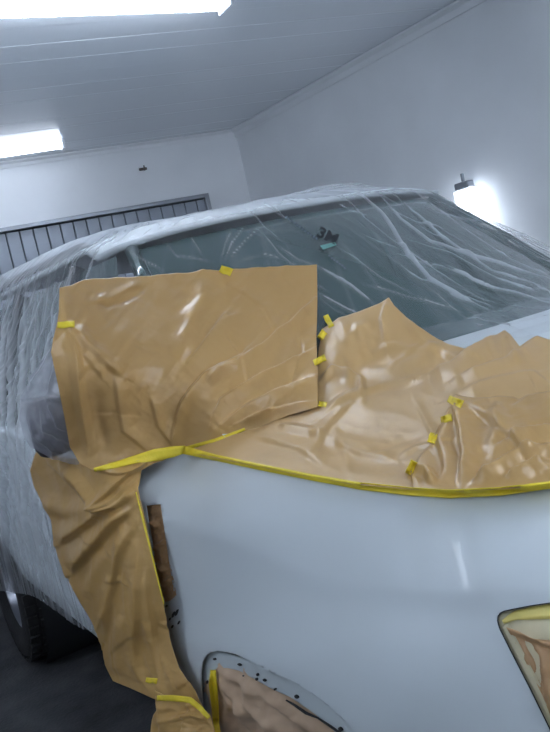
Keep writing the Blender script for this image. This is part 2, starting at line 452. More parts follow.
# greenhouse
def HDR(y): t = y/.62; return (-1.05-.15*t*t, y, 1.672-.008*t*t)
def COWL(y): t = y/.76; return (-.44-.22*t*t, y, 1.222-.02*t*t)
n = 20
mb = MB(); secs = []
for j in range(9):
    f = j/8; row = []
    for i in range(n+1):
        t = -1+2*i/n; a = Vector(HDR(t*.60)); b = Vector(COWL(t*.73)); p = a.lerp(b, f); p += Vector((.008, 0, .005))*math.sin(math.pi*f); row.append(p)
    secs.append(row)
mb.loft(secs); mb.build('windscreen', M['glass'], car, True)
for s in (-1, 1):
    mb = MB(); A = Vector(HDR(s*.62)); B = Vector(COWL(s*.76)); 
    m_ = (A+B)/2+Vector((.008, 0, .005))
    for p, q in ((A, m_), (m_, B)): mb.cyl(p, q, .024, n=12)
    mb.build('windscreen_pillar', M['glass'], car, True)
    for name, x0, x1 in (('front_door_window', -.80, -1.60), ('rear_door_window', -1.66, -2.45), ('rear_side_window', -2.55, -3.6)):
        mb = MB(); x0t = -1.22 if name[0] == 'f' else x0
        mb.poly([(x0, s*.905, 1.14), (x1, s*.905, 1.14), (x1 if x1 > -3 else -3.5, s*.665, 1.66), (x0t, s*.665, 1.66)], [(0, 1, 2, 3)]); mb.build(name, M['glass'], car)
    for x in (-1.63, -2.5):
        mb = MB(); mb.cyl((x, s*.91, 1.14), (x, s*.66, 1.68), .03, n=8); mb.build('door_pillar', M['plastic'], car, True)
    mb = MB(); mb.cyl((-3.66, s*.88, 1.14), (-3.6, s*.66, 1.68), .06, n=10); mb.build('rear_pillar', M['paint'], car, True)
    mb = MB(); rl = [(-1.75, 1.745), (-1.85, 1.775), (-2.4, 1.79), (-3.3, 1.80), (-3.45, 1.76)]
    for (xa, za), (xb, zb2) in zip(rl[:-1], rl[1:]): mb.cyl((xa, s*.55, za), (xb, s*.55, zb2), .018, n=8)
    mb.build('roof_rail', M['plastic'], car, True)
# roof
def roof_pt(x, y):
    t = y/.66; ed = 1.69+.02*(x < -1.5)
    ed -= .02*(x > -1.5)
    return (x, y, ed+.070*(1-abs(t)**3.0)*min(1, .35+(-1.05-x)*1.1 if x > -1.65 else 1))
mb = MB(); secs = []
for i in range(25):
    f = i/24; row = []
    for j in range(17):
        y = -.66+1.32*j/16; x0 = HDR(max(-.62, min(.62, y)))[0]; x = x0+(-3.72-x0)*f; row.append(roof_pt(x, y))
    secs.append(row)
mb.loft(secs); solid(mb.build('roof', M['paint'], car, True), .02, 1)
# hood
mb = MB(); secs = []
for i in range(21):
    f = i/20; row = []
    for j in range(25):
        y = -.80+1.6*j/24; t = abs(y)/.8
        x0 = -.60-.12*t*t; x1 = .92-.42*t**3; x = x0+(x1-x0)*f; y = y*(1-.30*max(0, x-.15))
        row.append((x, y, hood_z(x, y)-.012))
    secs.append(row)
mb.loft(secs); solid(mb.build('hood', M['paint'], car, True), .015, 1)
mb = MB(); mb.loft([[(COWL(y)[0]+.010, y, COWL(y)[2]+.004) for y in np.linspace(-.76, .76, 13)], [(COWL(y)[0]+.03, y, COWL(y)[2]+.002) for y in np.linspace(-.76, .76, 13)], [(COWL(y)[0]+.16, y, hood_z(COWL(y)[0]+.16, y)-.014) for y in np.linspace(-.76, .76, 13)]]); mb.build('cowl', M['paint'], car, True)
# left fender, bumper, grille (out of frame, simple but complete)
def fsec(x, s):
    k = max(0, x-.35); yy = .94-.5*k*k*1.6
    return [(x, s*(.80-k*.45), hood_z(x, .8)), (x, s*(yy-.03), 1.05), (x, s*yy, .95), (x, s*(yy+.02), .86), (x, s*(yy+.02), .78+.0*k)]
mb = MB(); mb.loft([fsec(x, 1) for x in np.linspace(-.71, .92, 20)]); solid(mb.build('left_fender', M['paint'], car, True), .015, -1)
mb = MB(); bp = [(.55, -.88), (.72, -.80), (.86, -.6), (.93, -.3), (.95, 0), (.93, .3), (.86, .6), (.72, .80), (.55, .88)]
mb.loft([[(x-.04, y*.98, .80) for x, y in bp], [(x, y, .78) for x, y in bp], [(x+.01, y, .55) for x, y in bp], [(x-.06, y*.97, .36) for x, y in bp]]); solid(mb.build('front_bumper', M['paint'], car, True), .02, 1)
mb = MB(); mb.loft([[(x-.05, y*.72, 1.07) for x, y in bp], [(x-.03, y*.72, .80) for x, y in bp]]); gr = mb.build('grille', M['plastic'], car, True)
# wheels
def wheel(cx, s, name='wheel'):
    W = bpy.data.objects.new(name, None)
    c = (cx, s*(.79 if cx > -1 else .845), .38)
    mb = MB(); h = .14
    mb.lathe([(.225, -h*.8), (.27, -h), (.35, -h*.98), (.372, -h*.8), (.372, h*.8), (.35, h*.98), (.27, h), (.225, h*.8)], c); ty = mb.build('tyre', M['rubber'], car, True)
    mb = MB()
    for k in range(44):
        t = 2*math.pi*k/44
        for r_ in range(5):
            yy = -.112+.056*r_; tt = t+(.07 if r_ % 2 else 0)
            Mx = Matrix.Translation(c) @ Matrix.Rotation(-tt, 4, 'Y') @ Matrix.Translation((.374, yy, 0))
            mb.box((0, 0, 0), (.014, .044, .036), M=Mx)
    mb.build('tyre_tread', M['rubber'], ty)
    mb = MB(); mb.lathe([(.228, -h*.8), (.228, h*.8)], c); o1 = s*h*.45
    mb.lathe([(.232, s*h*.82), (.22, s*h*.7), (.21, s*h*.3), (.205, s*h*.2)], c); mb.cyl((cx, c[1]+o1*.6, .38), (cx, c[1]+o1*1.3, .38), .06, n=24)
    for k in range(7):
        t = 2*math.pi*k/7
        Mx = Matrix.Translation((cx, c[1]+o1, .38)) @ Matrix.Rotation(t, 4, 'Y') @ Matrix.Translation((.13, 0, 0))
        mb.box((0, 0, 0), (.19, .03, .045), M=Mx, bev=.006)
    mb.build('rim', M['alloy'], ty, True)
    bpy.data.objects.remove(W)
for cx in (0, -2.86):
    for s in (-1, 1): wheel(cx, s)
for s in (-1, 1):
    mb = MB(); mb.lathe([(.45, -.02), (.45, .3)], (-2.885, s*.9-(.28 if s > 0 else 0), .40), n=40); mb.build('wheel_arch_liner', M['dark'], car, True)
mb = MB(); mb.box((-.42, -.42, .76), (.05, .9, .6)); mb.box((0.05, -.35, 1.0), (1.2, .75, .02)); mb.build('inner_wing', M['dark'], car)
# right mirror
mir = MB(); 
for k in range(1):
    bmesh.ops.create_uvsphere(mir.bm, u_segments=24, v_segments=16, radius=1, matrix=Matrix.Translation(CAM+rays(54, 425)*2.11) @ Matrix.Rotation(.35, 4, 'Z') @ Matrix.Diagonal((.05, .068, .078, 1)))
mc = Vector(CAM+rays(54, 425)*2.11)
for v in mir.bm.verts:
    q = v.co-mc; k = [abs(q[i])/r_ for i, r_ in enumerate((.055, .068, .078))]; L = (sum(a**2 for a in k))**.5; L4 = (sum(a**4 for a in k))**.25
    v.co = mc+q*(L/max(L4, 1e-6))
mo = mir.build('mirror_housing', M['plastic'], car, True)
mb = MB(); mb.box((-.93, -.99, 1.19), (.07, .14, .05), bev=.015); mb.build('mirror_arm', M['plastic'], mo)

# right front fender: traced from the visible panel, full size beyond the picture
FA = anchors([(140, 466, 'y', -.885), (185, 450, 'z', 1.11), (230, 462, 'z', 1.11), (290, 474, 'z', 1.11), (350, 484, 'z', 1.11), (410, 490, 'z', 1.11), (470, 493, 'z', 1.11), (550, 486, 'z', 1.11), (640, 462, 'z', 1.10), (720, 430, 'z', 1.09),
    (165, 516, 'y', -.925), (220, 532, 'y', -.925), (275, 558, 'y', -.93), (340, 580, 'y', -.93), (420, 592, 'y', -.92), (500, 592, 'y', -.89), (550, 596, 'y', -.86), (640, 590, 'y', -.77),
    (137, 492, 'y', -.938), (150, 545, 'y', -.950), (163, 600, 'y', -.957), (171, 640, 'y', -.962), (208, 725, 'y', -.966), (240, 800, 'y', -.965),
    (207, 657, 'y', -.965), (255, 660, 'y', -.985), (300, 688, 'y', -.99), (350, 732, 'y', -.99), (250, 600, 'y', -.957), (300, 630, 'y', -.972), (350, 640, 'y', -.972), (430, 650, 'y', -.955), (400, 700, 'y', -.985),
    (497, 615, 'y', -.905), (550, 725, 'y', -.91), (450, 740, 'y', -.97), (420, 800, 'y', -.99), (550, 820, 'y', -.93), (640, 800, 'y', -.85)])
FD = tps(FA)
G = coons([(150, 448), (184, 444), (230, 457), (290, 470), (350, 480), (410, 486), (470, 489), (550, 482), (640, 460), (700, 436)],
          [(700, 436), (690, 560), (680, 700), (660, 830)],
          [(228, 830), (400, 830), (520, 830), (660, 830)],
          [(150, 448), (136, 462), (133, 480), (137, 500), (145, 532), (153, 566), (161, 604), (168, 640), (181, 680), (204, 712), (228, 770), (228, 830)], 190, 150)
U, V = G[..., 0], G[..., 1]
crease_line = [(150, 512), (190, 522), (220, 531), (275, 556), (340, 578), (420, 590), (500, 588), (560, 585)]
d_, sg, al = segdist(U, V, crease_line)
disp = .007*np.where(sg > 0, np.exp(-(d_/20)**2), np.exp(-(d_/55)**2))
ad, asg, aal = segdist(U, V, [(205, 732), (200, 690), (201, 664), (208, 652), (222, 647), (245, 655), (285, 676), (318, 697), (360, 732)])
disp += .008*np.exp(-(ad/26)**2)
Pf = lift(G, FD, disp)
me = grid_mesh('fender', Pf); bake_bvh(me)
HEAD = [(700, 592), (600, 596), (551, 603), (530, 606), (512, 609.5), (503, 611.5), (499, 614), (497.5, 618), (498, 623), (500, 629), (512, 653), (530, 688), (549, 727), (600, 835), (700, 840)]
VENT = [(146, 505.5), (160.5, 504), (164, 527), (169, 562), (174.5, 597), (170, 601), (164.5, 602), (159, 580), (154.5, 556), (149.5, 528)]
ARCH = [(209, 845), (208, 760), (205, 732), (202, 700), (201, 675), (202.5, 662), (206, 655.5), (211, 652.5), (218, 651), (226, 652), (236, 654.5), (248, 660), (262, 667.5), (275, 674.5), (283, 677), (292, 681), (305, 689), (320, 699), (335, 712), (350, 727), (364, 742), (400, 790), (420, 845)]
for pl in (HEAD, VENT, ARCH): cut_hole(me, pl)
fen = link('fender', me, M['paint'], car); solid(fen, .0018, 1)
# shoulder and gap strip: dark shut lines
def ribbon(name, pl, wds, m, parent, off=.0015, field=None, th=.0015, n=60, src=None):
    c = resample([(*p, wd) for p, wd in zip(pl, wds)], n); xy = c[:, :2]; T = np.gradient(xy, axis=0); T /= np.linalg.norm(T, axis=1, keepdims=True)+1e-9
    Nn = np.stack([-T[:, 1], T[:, 0]], 1); KS = (-.5, -.17, .17, .5)
    Q = [xy+Nn*c[:, 2:3]*k for k in KS]
    if field is not None: DD = np.array([field(q[:, 0], q[:, 1]) for q in Q])
    else:
        DD = np.array([[hit(u, v, lst=src) or np.nan for u, v in q] for q in Q])
        cen = np.nanmin(DD, axis=0); ok = ~np.isnan(cen); cen = np.interp(np.arange(n), np.arange(n)[ok], cen[ok])
        def sm(a):
            w_ = 5 if n > 30 else 2; pad = np.pad(a, w_, mode='edge'); a = np.array([np.median(pad[i:i+2*w_+1]) for i in range(n)])
            w_ = 2 if n > 30 else 1; pad = np.pad(a, w_, mode='edge'); return np.array([np.mean(pad[i:i+2*w_+1]) for i in range(n)])
        cs = sm(cen); out = []
        for r_ in DD:
            r_ = np.where(np.isnan(r_) | (np.abs(r_-cs) > .035), cs, r_); out.append(np.minimum(sm(r_), r_+.004))
        DD = np.array(out)
    P_ = np.array([CAM+rays(q[:, 0], q[:, 1])*(d-off)[:, None] for q, d in zip(Q, DD)])
    o = link(name, grid_mesh(name, P_), m, parent); solid(o, th, 0); return o
ribbon('headlamp_shut_line', HEAD[1:-1], [1.1]*(len(HEAD)-2), M['dark'], car, field=FD, off=.004, n=80)
# arch flange, recessed, with clip holes
G = coons([(196, 644), (300, 676), (420, 720)], [(420, 720), (480, 840)], [(200, 840), (340, 840), (480, 840)], [(196, 644), (198, 740), (200, 840)], 70, 60)
me = grid_mesh('arch_flange', lift(G, lambda u, v: FD(u, v)+.008))
AIN = [(222, 850), (216, 732), (213, 700), (211, 676), (213, 670), (219, 668), (228, 668), (240, 671), (256, 680), (272, 689), (290, 697), (308, 709), (325, 722), (338, 735), (370, 780), (395, 850)]
cut_hole(me, AIN); fg = link('arch_flange', me, M['seal'], car); solid(fg, .004, 1); fg['label'] = 'recessed grey-green painted arch lip with clip holes'
def dots(lst, parent, m, fld, off, name='clip_hole'):
    for (u, v, a, b, an) in lst:
        ca, sa = math.cos(an), math.sin(an)
        pts = []
        for k in range(10):
            t = 2*math.pi*k/10; x = a*math.cos(t); y = b*math.sin(t); uu = u+x*ca-y*sa; vv = v+x*sa+y*ca
            D = float(fld(np.array([uu]), np.array([vv]))[0])-off; pts.append(CAM+rays(uu, vv)*D)
        mb = MB(); mb.poly(pts, [tuple(range(10))]); o = mb.build(name, m, parent); solid(o, .004, 0)
dots([(215, 659, 1.4, 1.1, .3), (240, 664.5, 2.1, 1.0, .5), (258, 674.5, 1.5, 1.0, 1.2), (257, 679, 1.5, .9, 1.2), (265, 680, 1.9, 1.0, .6), (244, 675.5, .9, .8, 0), (275.5, 689, 1.1, 1.1, 0), (297, 696.5, 2.4, 1.3, .7),
      (341, 729, 2.6, 1.5, .8), (207.5, 682, .8, 1.7, 0), (211, 696, .9, 1.6, 0)], fg, M['dark'], FD, -.0055)
# vent slot surround marks on the flange of the fender's rear edge
dots([(147, 499, .8, 1.0, 0), (143, 510, .9, 1.6, .2), (145.5, 521, .7, 1.4, .2), (150, 549, .6, .9, 0), (159.5, 592, 1.0, 1.2, 0), (157, 580, .7, 1, 0),
      (173.5, 614.5, .8, 3.3, .35), (176.8, 612.5, .8, 3.5, .35), (170, 619, .6, 1.6, .3), (172.5, 626.5, .6, 1.6, .3), (179, 622.5, .6, 2, .4), (166.5, 606, .7, .9, 0)], fen, M['dark'], FD, .0045)
ribbon('flange_line', [(139, 491), (148, 493), (158, 497)], [.9]*3, M['metal_grey'], fen, field=FD, off=.003, n=20)
# vent cavity and headlamp bucket
def patch(name, T, R, B, L, field, m, parent=None, n=30, mm=30, disp=None, th=.001, smooth=True):
    G = coons(T, R, B, L, n, mm); dd = disp(G[..., 0], G[..., 1]) if disp else None
    me = grid_mesh(name, lift(G, field, dd)); o = link(name, me, m, parent, smooth)
    if th: solid(o, th, 0)
    return o, me
patch('vent_cavity', [(143, 498), (168, 498)], [(168, 498), (182, 606)], [(156, 608), (182, 606)], [(143, 498), (156, 608)], lambda u, v: FD(u, v)+.045, M['dark'], fen)
lampr, _ = patch('headlamp', [(480, 596), (560, 592), (700, 580)], [(700, 580), (690, 840)], [(540, 840), (690, 840)], [(480, 596), (505, 700), (540, 840)], lambda u, v: FD(u, v)+.008, M['tape_pale'], car, th=.004)
lampr['label'] = 'headlamp unit hidden under cream masking film'

# ---------------------------------------------------------------- plastic film over the car
KEY = [  # roof shoulder S, window top E, belt B, bottom G
 ((-3.55, 0, 1.82), (-3.75, 0, 1.74), (-3.90, 0, 1.12), (-3.96, 0, .45)),
 ((-3.55, -.48, 1.81), (-3.72, -.55, 1.73), (-3.90, -.85, 1.12), (-3.95, -.9, .42)),
 ((-3.65, -.52, 1.88), (-3.68, -.67, 1.75), (-3.80, -.95, 1.13), (-3.85, -.98, .30)),
 ((-3.0, -.53, 1.86), (-3.0, -.685, 1.735), (-3.0, -.975, 1.15), (-3.08, -.99, .31)),
 ((-2.1, -.53, 1.83), (-2.1, -.685, 1.725), (-2.1, -.975, 1.17), (-2.08, -.985, .50)),
 ((-1.55, -.52, 1.785), (-1.5, -.68, 1.705), (-1.45, -.975, 1.18), (-1.38, -.985, .53)),
 ((-1.35, -.50, 1.75), (-1.24, -.655, 1.68), (-1.05, -.965, 1.20), (-1.12, -.98, .62)),
 ((-1.30, -.45, 1.735), (-1.15, -.58, 1.675), (-.76, -.82, 1.23), (-.86, -.94, 1.16)),
 ((-1.25, -.30, 1.74), (-1.07, -.38, 1.682), (-.60, -.52, 1.24), (-.58, -.55, 1.20)),
 ((-1.2, 0, 1.745), (-1.03, 0, 1.69), (-.43, -.05, 1.25), (-.22, -.08, 1.205)),
 ((-1.25, .30, 1.74), (-1.06, .36, 1.682), (-.46, .46, 1.245), (-.08, .5, 1.165)),
 ((-1.30, .45, 1.735), (-1.17, .58, 1.672), (-.60, .76, 1.24), (-.30, .80, 1.12)),
 ((-1.35, .50, 1.74), (-1.24, .665, 1.67), (-.85, .95, 1.22), (-.85, 1.05, .80)),
 ((-1.55, .52, 1.83), (-1.5, .68, 1.705), (-1.45, .985, 1.18), (-1.40, 1.01, .55)),
 ((-2.1, .53, 1.86), (-2.1, .685, 1.725), (-2.1, .985, 1.17), (-2.1, 1.01, .5)),
 ((-3.45, .52, 1.83), (-3.55, .66, 1.73), (-3.70, .95, 1.13), (-3.75, .98, .4)),
 ((-3.55, 0, 1.82), (-3.75, 0, 1.74), (-3.90, 0, 1.12), (-3.96, 0, .45))]
K = np.array(KEY, float)                        # nk,4,3
sl = np.concatenate([[0], np.cumsum(np.linalg.norm(np.diff(K[:, 1], axis=0), axis=1)+np.linalg.norm(np.diff(K[:, 2], axis=0), axis=1)*.5)])
NP = 1500
wq = np.linspace(0, sl[-1], 4000); dens = np.where((wq > sl[6]-.05) & (wq < sl[12]), 3.2, 1.0); cq = np.cumsum(dens)-dens[0]
ts = np.interp(np.linspace(0, cq[-1], NP), cq, wq)
Kd = np.stack([np.stack([np.interp(ts, sl, K[:, j, c]) for c in range(3)], 1) for j in range(4)], 1)
ker = np.hanning(61); ker /= ker.sum()
for j in range(4):
    for c in range(3):
        a = Kd[:, j, c]; Kd[:, j, c] = np.convolve(np.pad(a, 30, mode='edge'), ker, mode='valid')
Cc = np.stack([np.clip(Kd[:, 0, 0], -3.3, -1.7), Kd[:, 0, 1]*.15, np.full(NP, 1.80)], 1)
prof = np.concatenate([np.linspace(0, .2, 8)[:-1], np.linspace(.2, .3, 8)[:-1], np.linspace(.3, .65, 64)[:-1], np.linspace(.65, 1, 44)])
NT = len(prof); P = np.zeros((NT, NP, 3))
ctrl = [0, .2, .3, .65, 1.0]; CP = np.stack([Cc, Kd[:, 0], Kd[:, 1], Kd[:, 2], Kd[:, 3]], 0)
for i, t in enumerate(prof):
    k = min(np.searchsorted(ctrl, t, side='right')-1, 3); f = (t-ctrl[k])/(ctrl[k+1]-ctrl[k]); P[i] = CP[k]*(1-f)+CP[k+1]*f
for _ in range(2): P[1:-1] = .25*P[:-2]+.5*P[1:-1]+.25*P[2:]     # round the corners
Nm = np.cross(np.gradient(P, axis=1), np.gradient(P, axis=0)); Nm /= np.linalg.norm(Nm, axis=2, keepdims=True)+1e-12
ctr = np.array([-2.2, 0, 1.0]); Nm *= np.sign(((P-ctr)*Nm).sum(2, keepdims=True))
U, V = proj(P); front = ((P-CAM) @ RM[2]) > .3
S = np.repeat(ts[None], NT, 0); T = np.repeat(prof[:, None], NP, 1)
isw = (P[..., 0] > -1.35) & (np.abs(P[..., 1]) < .9)
amp = np.clip((T-.22)/.25, 0, 1)
n1 = nsharp(S, T*.3, .22, .30, 7.7, 0, .055); n2 = nsharp(S+T*.6, T*.3, .17, .20, 17.7, 0, .07)
h = .007*amp*nz(S*1.0, T*.35, .10, .32, 101.3, 0, True, 2)*np.where(isw, .7, 1)+amp*.008*(n1+n2)*np.where(isw, .35, 1)
h += .010*amp*nz(S+T*1.1, T, .17, .5, 111.3, 0, True, 1)*np.where(isw, .8, .8)
h += .004*nz(S, T, .12, .16, 121.0, .6, False, 1)
FOLD = [([(350, 192), (382, 222), (405, 262), (428, 288), (485, 318)], 3.2, .022), ([(377, 200), (400, 227), (428, 250), (475, 266), (550, 288)], 3, .018),
 ([(392, 200), (440, 245), (490, 280), (550, 298)], 2.6, .014), ([(317, 272), (350, 292), (374, 311)], 3, .016), ([(410, 196), (460, 235), (510, 268), (550, 285)], 2.2, .010),
 ([(340, 200), (362, 225), (392, 250), (430, 275), (470, 300)], 2, .010), ([(318, 240), (350, 262), (380, 285), (420, 305)], 1.8, .008), ([(225, 268), (232, 250), (246, 230)], 1.8, .012), ([(222, 268), (226, 250), (232, 236)], 1.6, .012),
 ([(230, 266), (245, 248), (262, 232)], 1.8, .012), ([(190, 240), (196, 250), (204, 262)], 1.6, .010), ([(165, 246), (178, 262), (215, 268)], 1.8, .010), ([(130, 254), (150, 268), (165, 276)], 2, .012),
 ([(240, 268), (262, 262), (285, 266)], 1.6, .010), ([(262, 240), (290, 236), (312, 244)], 1.6, .008), ([(318, 300), (345, 315), (360, 322)], 2.5, .014), ([(360, 290), (400, 302), (460, 318)], 2, .010),
 ([(300, 212), (330, 225), (345, 235)], 1.6, .008), ([(430, 270), (480, 292), (550, 312)], 2.4, .014), ([(400, 245), (450, 262), (500, 290), (550, 305)], 2, .010)]
rf = random.Random(21)
for k in range(34):      # finer secondary wrinkles, all swept from the roof edge towards the far corner
    u_ = rf.uniform(240, 540); v_ = rf.uniform(205, 305); L_ = rf.uniform(22, 60); a_ = .75-.0016*(u_-240)+rf.uniform(-.18, .18)
    FOLD.append(([(u_, v_), (u_+L_*.5*math.cos(a_), v_+L_*.5*math.sin(a_)), (u_+L_*math.cos(a_-.12), v_+L_*math.sin(a_-.12))], rf.uniform(1.5, 2.4), rf.uniform(.005, .012)))
hf = creases(U, V, [(a, b*.50, c*.62, 'r') for a, b, c in FOLD]); h += np.where(front & isw, hf, 0)
SIDE = []
rr = random.Random(9)
for k in range(26):
    x = -6+k*3.3+rr.uniform(-1, 1); SIDE.append(([(x+rr.uniform(2, 8), 292-.25*x+rr.uniform(-4, 10)), (x+rr.uniform(-2, 2), 350), (x+rr.uniform(-6, 6), 420), (x+rr.uniform(-2, 14), 560)], rr.uniform(1.1, 2.0), rr.uniform(.005, .014)))
hs = creases(U, V, SIDE); h += np.where(front & (P[..., 1] < -.6) & ~isw, hs, 0)
FB0 = BVHTree.FromPolygons([Vector(q) for q in P.reshape(-1, 3)], [(a, a+1, a+1+NP, a+NP) for r_ in range(NT-1) for a in range(r_*NP, r_*NP+NP-1)])
flat = 1-.95*np.exp(-(((U-318)/36)**2+((V-240)/30)**2)**2)*(front & isw); h = h*flat; hf = hf*flat
te = np.clip((1-T)*9, 0, 1); P = P+Nm*(h*(.25+.75*te)+np.where(isw, .004+.016*te, .010))[..., None]
me = grid_mesh('plastic_film', P)
ga = np.clip(.32*amp*(n1+n2)*np.where(isw, .5, 1)+np.where(front & isw, hf, 0)/.011+np.where(front & (P[..., 1] < -.6) & ~isw, hs, 0)/.016, 0, 1)
at = me.attributes.new('gather', 'FLOAT', 'POINT'); at.data.foreach_set('value', ga.ravel().astype(np.float32))
film = link('plastic_film', me, M['film']); tag(film, 'milky clear plastic masking film draped over the roof, windows and side of the car', 'plastic film')
FB = BVHTree.FromPolygons([v.co.copy() for v in me.vertices], [tuple(p.vertices) for p in me.polygons]); 
# ---------------------------------------------------------------- masking paper
def paper(name, label, T, R, B, L, anc, cr, m, n, mm, noise_=(), cat='masking paper', extra=None, smooth=False, group=None):
    G = coons(T, R, B, L, n, mm, smooth); U, V = G[..., 0], G[..., 1]
    h = creases(U, V, cr)
    rc = random.Random(int(T[0][0]*7+T[0][1])); auto = []
    u0_, u1_, v0_, v1_ = U.min(), U.max(), V.min(), V.max(); A_ = (u1_-u0_)*(v1_-v0_)
    for k in range(int(min(38, max(5, A_/1900)))):
        x, y = rc.uniform(u0_, u1_), rc.uniform(v0_, v1_); an = rc.choice([-.9, -.5, .3, 1.2])+rc.uniform(-.35, .35); q = [(x, y)]
        sc_ = min(1, math.sqrt(A_)/150)
        for j in range(rc.choice([1, 2, 2])):
            l_ = rc.uniform(14, 42)*sc_; x += math.cos(an)*l_; y += math.sin(an)*l_; q.append((x, y)); an += rc.uniform(-.6, .6)
        auto.append((q, rc.uniform(1.6, 4.5), rc.choice([-1, 1])*rc.uniform(.0012, .0036), rc.choice('kss')))
    h = h*1.25+creases(U, V, auto)
    for (a, sx, sy, seed, ang, rg) in noise_: h = h+a*nz(U, V, sx, sy, seed, ang, rg)
    if extra is not None: h = h+extra(U, V)
    tt = np.linspace(0, 1, mm)[:, None]; h = h*np.clip((1-tt)*14, .08, 1)
    me = grid_mesh(name, lift(G, tps(anchors(anc)), h)); bake_bvh(me)
    o = link(name, me, m); solid(o, .0006, 0)
    return tag(o, label, cat, group)

# big sheet hung over the side of the windscreen and the mirror
paper('masking_paper', 'largest brown paper sheet hanging upright, lower edge taped to the fender',
  [(59, 289), (70, 286), (84, 280), (130, 277), (180, 273), (225, 270), (270, 268), (317, 266)],
  [(317, 266), (317.5, 300), (316.5, 340), (318, 375), (318, 407)],
  [(95, 472), (135, 462), (185, 451), (215, 441), (260, 427), (290, 415), (318, 407)],
  [(59, 289), (58, 310), (57, 322), (53, 340), (51, 352), (57, 380), (64, 415), (70, 448), (80, 464), (95, 472)],
  [(60, 287, 'd', 1.99), (52, 350, 'd', 1.84), (60, 400, 'd', 1.86), (72, 450, 'd', 1.93), (95, 470, 'd', 1.93), (185, 450, 'd', 1.965), (130, 462, 'd', 1.935), (200, 415, 'd', 1.94), (140, 278, 'f', .12), (225, 270, 'f', .07), (180, 273, 'f', .08), (317, 266, 'f', .07), (317, 330, 'f', .07), (318, 407, 'h', .035), (250, 430, 'd', 1.88), (218, 425, 'd', 1.91), (250, 340, 'f', .10), (190, 380, 'd', 1.96), (120, 370, 'd', 1.91)],
  [([(66, 330), (75, 362), (80, 400), (86, 430), (90, 460)], 5, .011, 'k'),
   ([(59, 292), (66, 330), (75, 360)], 5, .004, 's'),
   ([(66, 325), (85, 348), (108, 368), (125, 378)], 6, .013, 's'),
   ([(78, 350), (98, 372), (104, 380)], 5, .008, 's'),
   ([(207, 275), (203, 298), (192, 325), (184, 345), (172, 362)], 9, .013, 'r'),
   ([(224, 272), (228, 300), (236, 318)], 8, -.007),
   ([(236, 300), (218, 325), (200, 350), (180, 375)], 8, .007, 's'),
   ([(316, 300), (290, 325), (262, 348), (240, 358)], 5, .012, 's'),
   ([(240, 355), (205, 375), (185, 400), (170, 425)], 7, .010, 's'),
   ([(316, 350), (285, 368), (250, 382), (222, 400), (212, 420)], 5, .011, 's'),
   ([(240, 365), (220, 372), (206, 385)], 4, .009, 'k'),
   ([(200, 378), (182, 402), (174, 430), (172, 448)], 5, .010, 's'),
   ([(150, 392), (158, 425), (176, 448)], 5, .007, 's'),
   ([(114, 372), (118, 400), (124, 430), (150, 452)], 6, .009, 's'),
   ([(96, 386), (98, 420), (106, 452)], 6, -.008),
   ([(86, 304), (110, 300), (128, 290), (145, 284)], 4, .005, 's'), ([(95, 300), (108, 306), (126, 300), (140, 290), (148, 285)], 3, -.004),
   ([(150, 284), (175, 300), (196, 330)], 9, .005), ([(316, 378), (280, 392), (250, 405), (215, 430)], 6, .008, 's'),
   ([(262, 300), (280, 335), (300, 372)], 9, .004), ([(316, 402), (285, 408), (258, 415), (235, 425)], 4, .008, 's'),
   ([(110, 330), (140, 345), (170, 340)], 10, .005)],
  M['paper'], 240, 190, [(.006, 75, 22, 3.1, -.9, True), (.0016, 22, 12, 9.4, .5, True), (.006, 120, 80, 5.5, 0, False)])

# hood sheets
hood_left = [(185, 451), (215, 441), (260, 427), (290, 414), (315, 405), (316, 380), (318, 352), (322, 330)]
HA = [(185, 451, 'z', 1.118), (230, 461, 'z', 1.118), (290, 473, 'z', 1.118), (350, 483, 'z', 1.118), (410, 489, 'z', 1.118), (470, 491, 'z', 1.118), (550, 485, 'z', 1.118), (640, 462, 'z', 1.105), (720, 436, 'z', 1.09),
      (260, 427, 'h', .03), (318, 405, 'h', .03), (362, 401, 'h', .02), (340, 440, 'h', .015), (455, 400, 'h', .02), (432, 440, 'h', .02), (500, 440, 'h', .02), (550, 420, 'h', .02), (640, 400, 'h', .02), (720, 380, 'h', .02),
      (362, 370, 'd', 1.92), (340, 350, 'd', 1.97), (322, 328, 'd', 2.12), (389, 300, 'd', 2.1), (420, 330, 'd', 1.98), (445, 347, 'h', .03), (472, 350, 'h', .035), (505, 334, 'h', .03), (520, 347, 'h', .02), (550, 341, 'h', .02), (640, 325, 'h', .02), (720, 305, 'h', .02)]
